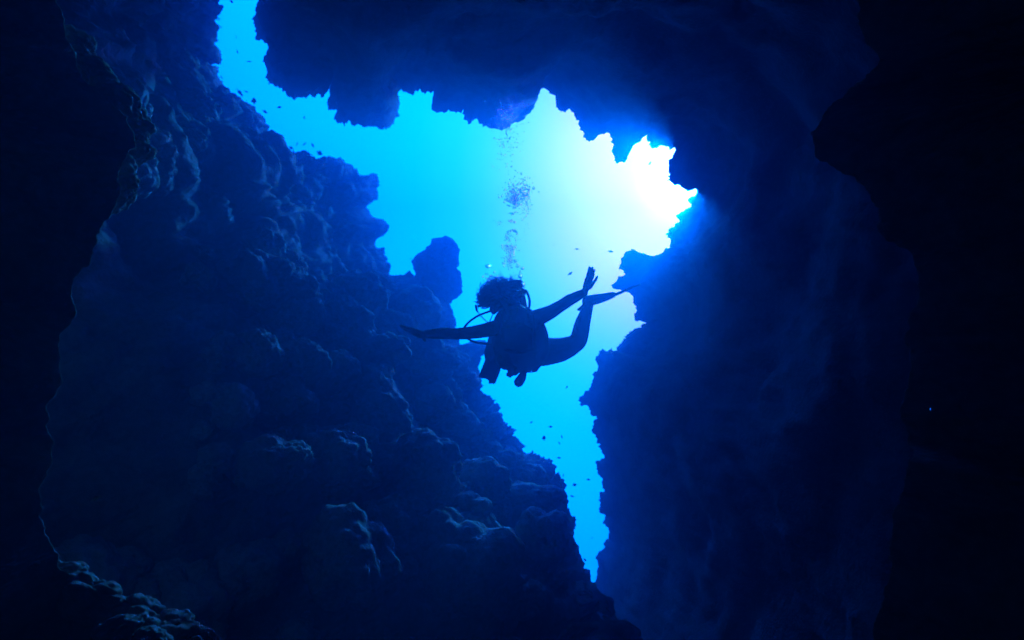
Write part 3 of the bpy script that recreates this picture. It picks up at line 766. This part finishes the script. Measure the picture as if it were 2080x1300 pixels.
# spare regulator clipped at the waist
H = MB()
H.tube([dv(1040, 746, 0.28), dv(1039, 756, 0.27)], [0.042, 0.034], 14)
H.tube([dv(1032, 760.5, 0.27), dv(1036.5, 764, 0.27)], [0.017, 0.013], 10); H.tube([dv(1046, 759, 0.27), dv(1051.5, 758, 0.27)], [0.018, 0.010], 10)
H.build('spare_regulator', M['rubber'], diver)

# fins: foot pocket, blade, rails, heel strap
def fin(foot, blade, rails, strap, zlab):
    f = MB(); f.tube(*foot); fo = f.build('fin', M['fin'], diver)
    b = MB(); b.slab(blade, 0.010); b.build('blade', M['fin'], fo, bevel=0.003)
    for r in rails:
        q = MB(); q.tube(r, [0.014, 0.011, 0.006], 8); q.build('rail', M['rubber'], fo)
    q = MB(); q.tube(strap[0], strap[1], 8, sub=6); q.build('heel_strap', M['rubber'], fo)
    return fo
# the raised fin is seen edge-on: its blade runs away from the eye in depth
fin(([dv(1194, 612, 0.76), dv(1212, 607.5, 0.72), dv(1230, 603.5, 0.70), dv(1246, 598.5, 0.68)], [0.052, 0.046, 0.036, 0.026], 14),
    [dv(1226, 604.5, 0.62), dv(1250, 598, 0.58), dv(1276, 586.5, 0.55), dv(1299, 578, 0.56), dv(1301, 577.5, 0.66), dv(1299, 578, 0.78), dv(1276, 587, 0.83), dv(1250, 599, 0.80), dv(1226, 605, 0.78)],
    [[dv(1228, 605, 0.62), dv(1254, 597.5, 0.575), dv(1283, 585, 0.55)], [dv(1228, 604, 0.78), dv(1256, 595.5, 0.81), dv(1287, 580.5, 0.80)]],
    ([dv(1200, 604, 0.70), dv(1190, 612, 0.66), dv(1184, 621, 0.68), dv(1175, 629, 0.74), dv(1182, 625, 0.80), dv(1194, 616, 0.84)], 0.013), 0)
fin(([dv(1003, 688, 1.23), dv(999, 704, 1.19), dv(995, 718, 1.16), dv(993, 728, 1.14)], [0.056, 0.056, 0.060, 0.040], 14),
    [dv(1003, 702, 1.16), dv(996, 706, 1.17), dv(986, 730, 1.13), dv(974, 760, 1.08), dv(972.5, 766, 1.07), dv(979, 768.5, 1.07), dv(987, 769, 1.06), dv(993, 773.5, 1.05), dv(993, 780, 1.04), dv(998, 779, 1.04),
     dv(1003.5, 780.5, 1.04), dv(1007, 772, 1.05), dv(1016, 752, 1.08), dv(1022, 738, 1.11), dv(1018, 716, 1.15)],
    [[dv(996, 712, 1.15), dv(985, 738, 1.105), dv(974, 763, 1.06)], [dv(1010, 716, 1.135), dv(1010, 746, 1.08), dv(1000, 777, 1.03)], [dv(1018, 724, 1.12), dv(1014, 752, 1.07), dv(1005, 778, 1.03)]],
    ([dv(1012, 694, 1.20), dv(1012, 684, 1.26), dv(1004, 678, 1.30), dv(996, 684, 1.26), dv(994, 696, 1.20)], 0.013), 0)

# hair: a scalp of locks and loose curls lifted by the water
HR = MB()
sc_c = hc + upv * 0.025 - face * 0.018
HR.ball(sc_c, (0.088, 0.098, 0.106), 3, HM)
for q in range(15):
    px, py = random.uniform(996, 1050), random.uniform(588, 618)
    HR.ball(dv(px, py, random.uniform(-0.12, 0.06)), (random.uniform(0.022, 0.046),) * 3, 2)
for q in range(20):
    HR.ball(dv(random.uniform(998, 1024), random.uniform(592, 634), random.uniform(-0.08, 0.06)), (random.uniform(0.025, 0.040),) * 3, 2)
for q in range(12):
    HR.ball(dv(random.uniform(1030, 1056), random.uniform(575, 592), random.uniform(-0.08, 0.04)), (random.uniform(0.022, 0.036),) * 3, 2)
hair = HR.build('hair', M['hair'], diver, remesh=0.009)
HS = MB()
rr = random.Random(5)
for q in range(560):
    a = rr.uniform(0, 1)
    # target outline of the floating mane in the picture
    ang = rr.uniform(-0.35, 3.75)
    cx, cy = 1022, 606
    ex = 48 if math.cos(ang) < 0 else 42
    tx = cx + ex * math.cos(ang) * rr.uniform(0.82, 1.10); ty = cy - 37 * math.sin(ang) * rr.uniform(0.80, 1.13)
    if tx > 1052 and ty > 600: continue
    if 1036 < tx < 1056 and ty < 588: ty -= rr.uniform(0, 6)
    tz = rr.uniform(-0.16, 0.10)
    root = sc_c + (dv(tx, ty, tz) - sc_c).normalized() * 0.07
    tip = dv(tx, ty, tz)
    bend = Vector((rr.uniform(-1, 1), rr.uniform(-1, 1), rr.uniform(-1, 1))) * 0.022
    curl = Vector((rr.uniform(-1, 1), rr.uniform(-1, 1), rr.uniform(-1, 1))) * 0.016
    end = tip + Vector((rr.uniform(-1, 1), rr.uniform(-1, 1), rr.uniform(-0.5, 1))) * 0.045
    w = rr.uniform(0.0018, 0.0042)
    HS.tube([root, root.lerp(tip, 0.4) + bend, root.lerp(tip, 0.75) - curl, tip, end], [w * 1.5, w * 1.3, w * 1.1, w, w * 0.5], 4, caps=False, sub=3)
curls = HS.build('hair_strands', M['hair'], hair)
curls['kind'] = 'stuff'

# ------------------------------------------------------------------ bubbles
bub = bpy.data.materials.new('air_in_water'); bub.use_nodes = True
bb = bub.node_tree.nodes['Principled BSDF']
bb.inputs['Base Color'].default_value = (1, 1, 1, 1); bb.inputs['Roughness'].default_value = 0.0
bb.inputs['Transmission Weight'].default_value = 1.0; bb.inputs['IOR'].default_value = 0.82
rb = random.Random(21)
def bubble_geo(m, px, py, z, rp):
    r = rp / FPX * z
    v, f = ICO2
    s = (r * rb.uniform(0.85, 1.2), r * rb.uniform(0.85, 1.2), r * rb.uniform(0.55, 0.95))
    rot = Matrix.Rotation(rb.uniform(-0.5, 0.5), 3, 'X') @ Matrix.Rotation(rb.uniform(-0.5, 0.5), 3, 'Y')
    m.add([at(px, py, z) + rot @ Vector((x[0] * s[0], x[1] * s[1], x[2] * s[2])) for x in v], f)
S = MB()
def cloud(n, cx, cy, sx, sy, r0, r1, z=4.75, dz=0.12):
    for _ in range(int(n * 1.6)):
        bubble_geo(S, cx + rb.gauss(0, 1) * sx, cy + rb.gauss(0, 1) * sy, z + rb.gauss(0, dz), rb.uniform(r0, r1) * rb.choice((1.0, 0.8, 0.6)))
cloud(190, 1052, 389, 13, 12, 0.8, 2.4); cloud(70, 1045, 407, 10, 8, 1.0, 2.8); cloud(110, 1066, 398, 6, 20, 0.7, 1.6); cloud(60, 1068, 428, 5, 20, 0.6, 1.3); cloud(30, 1046, 410, 5, 5, 1.2, 2.4)
cloud(10, 1044, 433, 5, 2, 1.4, 2.6); cloud(9, 1040, 448, 4, 3, 1.2, 2.6)
for k in range(22):
    a = math.pi * k / 21; bubble_geo(S, 1041 - 9 * math.cos(a) + rb.gauss(0, 1), 474 - 6 * math.sin(a) + rb.gauss(0, 1), 4.75 + rb.gauss(0, 0.05), rb.uniform(1.2, 2.6))
cloud(12, 1030, 482, 4, 4, 1.0, 2.4); cloud(50, 1036, 503, 8, 7, 1.0, 2.9); cloud(48, 1036, 526, 7, 8, 1.0, 2.9); cloud(14, 1048, 480, 5, 8, 0.8, 1.6)
cloud(70, 1034, 300, 13, 26, 0.7, 1.8, 4.55, 0.15); cloud(60, 1022, 270, 9, 30, 0.7, 1.5, 4.5, 0.15); cloud(120, 1030, 235, 14, 14, 0.8, 1.7, 4.4, 0.2); cloud(45, 1040, 215, 14, 12, 0.7, 1.5, 4.35, 0.2)
cloud(16, 1012, 452, 6, 4, 0.8, 1.6); cloud(12, 1055, 545, 5, 8, 1.0, 2.4); cloud(10, 990, 562, 5, 8, 1.0, 2.0)
stream = S.build('bubble_stream', bub)
tag(stream, 'column of exhaled bubbles rising above the diver to the ceiling', 'bubbles', kind='stuff')
SINGLE = [(991, 541, 4.6, 4.75, 'largest bubble of the few rising left of the diver\'s head'), (1004, 553, 2.6, 4.72, 'small bubble second from the top left of the diver\'s head'),
          (1009, 563, 4.0, 4.7, 'dark flattened bubble just above the diver\'s hair on its left'), (993, 571, 3.6, 4.72, 'lowest bright bubble beside the left of the diver\'s hair'),
          (987, 556, 2.6, 4.74, 'leftmost small bubble beside the diver\'s hair'), (1057, 561, 5.2, 4.66, 'large bubble above the right of the diver\'s head'),
          (1062, 578, 5.0, 4.62, 'bright bubble touching the hair beside the mouthpiece hose'), (1061, 545, 3.4, 4.7, 'middle bubble of the three above the right of the head'),
          (1052, 541, 3.0, 4.72, 'topmost small bubble right above the diver\'s head'), (1084, 382, 3.2, 4.75, 'lone bubble right of the thick bubble cluster'),
          (1895, 832, 5.0, 1.6, 'lone bright bubble drifting in front of the black right wall')]
for px, py, rp, z, lab in SINGLE:
    m = MB(); bubble_geo(m, px, py, z, rp)
    c = at(px, py, z)
    o = m.build('bubble', bub, origin=c)
    tag(o, lab, 'bubble', 'single bubbles')

# ------------------------------------------------------------------ reef fish
M['fish'] = principled('dark_fish_scales', (0.06, 0.065, 0.07), 0.4, 0.5)
M['fish_pale'] = principled('silver_fish_scales', (0.75, 0.78, 0.8), 0.25, 0.6)
def fish_mesh(name, deep, mat):
    """body along +X (head at +X), unit length, with tail and fins"""
    v = []; f = []
    st = [(0.5, 0.005), (0.46, 0.06), (0.36, 0.12), (0.2, 0.165), (0.0, 0.17), (-0.18, 0.125), (-0.3, 0.06), (-0.36, 0.035)]
    n = 10
    for x, h in st:
        for k in range(n):
            a = 2 * math.pi * k / n
            v.append((x, 0.42 * h * math.cos(a) * (0.55 + 0.45 / deep), h * deep * math.sin(a)))
    for i in range(len(st) - 1):
        for k in range(n):
            f.append([i * n + k, i * n + (k + 1) % n, (i + 1) * n + (k + 1) % n, (i + 1) * n + k])
    f.append(list(range(n))); f.append([(len(st) - 1) * n + k for k in range(n)][::-1])
    def plate(pts, th=0.008):
        o = len(v); k = len(pts)
        v.extend([(x, th, z) for x, z in pts]); v.extend([(x, -th, z) for x, z in pts])
        f.append([o + i for i in range(k)]); f.append([o + k + i for i in range(k)][::-1])
        for i in range(k): f.append([o + i, o + k + i, o + k + (i + 1) % k, o + (i + 1) % k])
    plate([(-0.33, 0.03), (-0.52, 0.15 * deep), (-0.45, 0.0), (-0.52, -0.15 * deep), (-0.33, -0.03)])
    plate([(0.2, 0.15 * deep), (0.05, 0.24 * deep), (-0.2, 0.18 * deep), (-0.24, 0.09 * deep)])
    plate([(0.02, -0.15 * deep), (-0.12, -0.22 * deep), (-0.24, -0.08 * deep)])
    plate([(0.22, -0.1 * deep), (0.12, -0.22 * deep), (0.1, -0.12 * deep)])
    me = bpy.data.meshes.new(name); me.from_pydata(v, [], f); me.update(); me.shade_smooth(); me.materials.append(mat)
    return me
FISH = {'slim': fish_mesh('fish', 0.75, M['fish']), 'mid': fish_mesh('fish', 1.15, M['fish']), 'deep': fish_mesh('fish', 1.9, M['fish']), 'pale': fish_mesh('fish', 1.0, M['fish_pale'])}
UL = 'fish in the upper left gap'; LR = 'fish around the ridge below the gap'; LG = 'fish in the lower gap'; OP = 'fish near the bright opening'
SHOAL = [
 (516, 205, 13, 95, 'deep', 8.0, 'roundest dark fish in the upper left gap', UL), (487, 188, 19, -52, 'slim', 8.2, 'longest slender fish slanting through the upper left gap', UL),
 (500, 186, 8, -25, 'slim', 8.6, 'tiny fish just right of the longest slender fish', UL), (472, 197, 16, -25, 'slim', 8.0, 'thin fish skimming the left wall below the upper gap', UL),
 (538, 227, 11, -28, 'mid', 8.4, 'dark fish close to the sloping left wall under the round fish', UL), (567, 218, 9, 20, 'mid', 8.8, 'fish swimming level midway below the ceiling lip', UL),
 (618, 239, 7, 80, 'mid', 9.2, 'small upright fish in open water below the ceiling lip', UL), (506, 125, 9, 8, 'slim', 9.5, 'faint level fish halfway up the upper left gap', UL),
 (482, 105, 9, -70, 'slim', 9.6, 'faint upright fish by the middle of the upper left gap', UL), (480, 75, 7, -60, 'slim', 9.8, 'faint fish above the others in the upper left gap', UL),
 (470, 3, 9, -50, 'mid', 8.2, 'fish at the very top edge of the upper left gap', UL), (445, 39, 6, 70, 'mid', 8.0, 'small fish close to the left wall near the top', UL),
 (448, 55, 7, -60, 'slim', 8.0, 'second small fish down the left wall near the top', UL), (450, 157, 8, -50, 'slim', 8.0, 'small fish at the wall where the gap starts to slope', UL),
 (564, 283, 8, 12, 'slim', 9.0, 'faint fish just above the notch in the left ridge', LR), (591, 300, 12, -28, 'mid', 8.8, 'leftmost dark fish of the group over the left ridge', LR),
 (603, 293, 9, 60, 'slim', 9.4, 'thin steep fish left in the pair over the left ridge', LR), (618, 293, 10, 48, 'slim', 9.4, 'thin steep fish right in the pair over the left ridge', LR),
 (635, 295, 9, -60, 'mid', 9.0, 'short upright fish at the top of the group over the ridge', LR), (626, 312, 11, -15, 'mid', 8.6, 'plump fish low over the ridge beside a smaller one', LR),
 (633, 314, 6, -35, 'slim', 8.6, 'tiny fish tucked behind the plump fish over the ridge', LR), (649, 311, 12, -28, 'deep', 8.6, 'rightmost plump fish of the group over the left ridge', LR),
 (834, 525, 5, 30, 'slim', 9.0, 'tiny fish left of the coral pinnacle', OP), (1240, 511, 12, -8, 'slim', 9.0, 'dark slender fish level with the notch on the right', OP),
 (1172, 506, 10, 4, 'slim', 10.5, 'faint level fish above the diver\'s raised hand', OP), (1158, 556, 11, 35, 'mid', 9.6, 'fish left of the diver\'s raised hand', OP),
 (1320, 332, 12, 60, 'slim', 11.5, 'pale fish against the brightest white water', OP), (1125, 497, 5, 0, 'slim', 10.0, 'tiny fish between the bubbles and the raised hand', OP),
 (1105, 890, 10, 88, 'deep', 7.6, 'darkest stubby fish in the lower gap', LG), (1118, 867, 9, 6, 'mid', 8.4, 'level fish above the stubby one in the lower gap', LG),
 (1141, 887, 9, -78, 'slim', 8.6, 'thin upright fish in the middle of the lower gap', LG), (1136, 900, 8, -55, 'slim', 8.6, 'thin slanting fish below the thin upright one', LG),
 (1079, 858, 9, 42, 'slim', 9.0, 'faint slanting fish near the top of the lower gap', LG), (1135, 930, 8, 4, 'mid', 8.6, 'level fish alone halfway down the lower gap', LG),
 (1195, 974, 8, -8, 'mid', 8.4, 'fish nearest the right wall in the lower gap', LG), (1167, 985, 9, 35, 'deep', 8.0, 'plump fish in the middle of the narrow lower gap', LG),
 (1162, 1008, 8, -18, 'mid', 8.2, 'lowest dark fish in the narrow gap beside the reef', LG), (1144, 966, 6, 70, 'mid', 7.8, 'small fish touching the reef edge in the lower gap', LG),
 (1151, 787, 8, 50, 'slim', 9.8, 'faint fish below the diver\'s bent knee', LG), (1188, 1137, 8, -40, 'mid', 6.8, 'fish at the reef edge near the bottom of the gap', LG),
 (1203, 1093, 5, 10, 'slim', 9.0, 'tiny faint fish low in the narrow gap', LG),
 (420, 246, 7, 75, 'pale', 6.0, 'tiny pale fish catching light before the left wall', 'pale fish before the walls'), (195, 1012, 22, 32, 'pale', 2.2, 'pale slender fish in the dark lower left', 'pale fish before the walls'),
 (761, 474, 6, -25, 'pale', 9.0, 'tiny pale fish before the ledge above the pinnacle', 'pale fish before the walls'), (652, 470, 6, 60, 'pale', 8.5, 'tiny pale speck of a fish before the left ridge', 'pale fish before the walls'),
]
for px, py, ln, ang, kind, z, lab, grp in SHOAL:
    o = bpy.data.objects.new('fish', FISH[kind]); C.objects.link(o)
    a = math.radians(ang); yaw = random.uniform(-0.35, 0.35)
    d = (AX * math.cos(a) + AY * math.sin(a)).normalized()
    up = (AY * math.cos(a) - AX * math.sin(a)).normalized()
    d = (d * math.cos(yaw) + AZ * math.sin(yaw)).normalized()
    sd = up.cross(d).normalized()
    o.matrix_world = Matrix.Translation(at(px, py, z)) @ Matrix((d, sd, up)).transposed().to_4x4() @ Matrix.Scale(ln * 1.0 / FPX * z, 4)
    tag(o, lab, 'fish', grp)

# ------------------------------------------------------------------ the sea water itself (even density, closed box round everything)
def box_corners(lo, hi):
    v = [(x, y, z) for x in (lo[0], hi[0]) for y in (lo[1], hi[1]) for z in (lo[2], hi[2])]
    f = [(0, 1, 3, 2), (4, 6, 7, 5), (0, 4, 5, 1), (2, 3, 7, 6), (0, 2, 6, 4), (1, 5, 7, 3)]
    return v, f
hm = bpy.data.materials.new('sea_water'); hm.use_nodes = True
ht = hm.node_tree; ht.nodes.clear()
ho = ht.nodes.new('ShaderNodeOutputMaterial'); va = ht.nodes.new('ShaderNodeAddShader')
for k, (share, aniso) in enumerate(HAZE_LOBES):
    pv = ht.nodes.new('ShaderNodeVolumePrincipled')
    pv.inputs['Color'].default_value = HAZE_COLOR
    pv.inputs['Absorption Color'].default_value = (0, 0, 0, 1)
    pv.inputs['Density'].default_value = HAZE_DENSITY * share
    pv.inputs['Anisotropy'].default_value = aniso
    ht.links.new(pv.outputs[0], va.inputs[k])
ht.links.new(va.outputs[0], ho.inputs['Volume'])
hv, hf = box_corners((-16, -10, -9), (16, 20, 17))
haze = mesh_obj('haze', hv, hf, hm, smooth=False)
tag(haze, 'clear blue sea water filling the cave and the sea outside', 'water', kind='stuff')
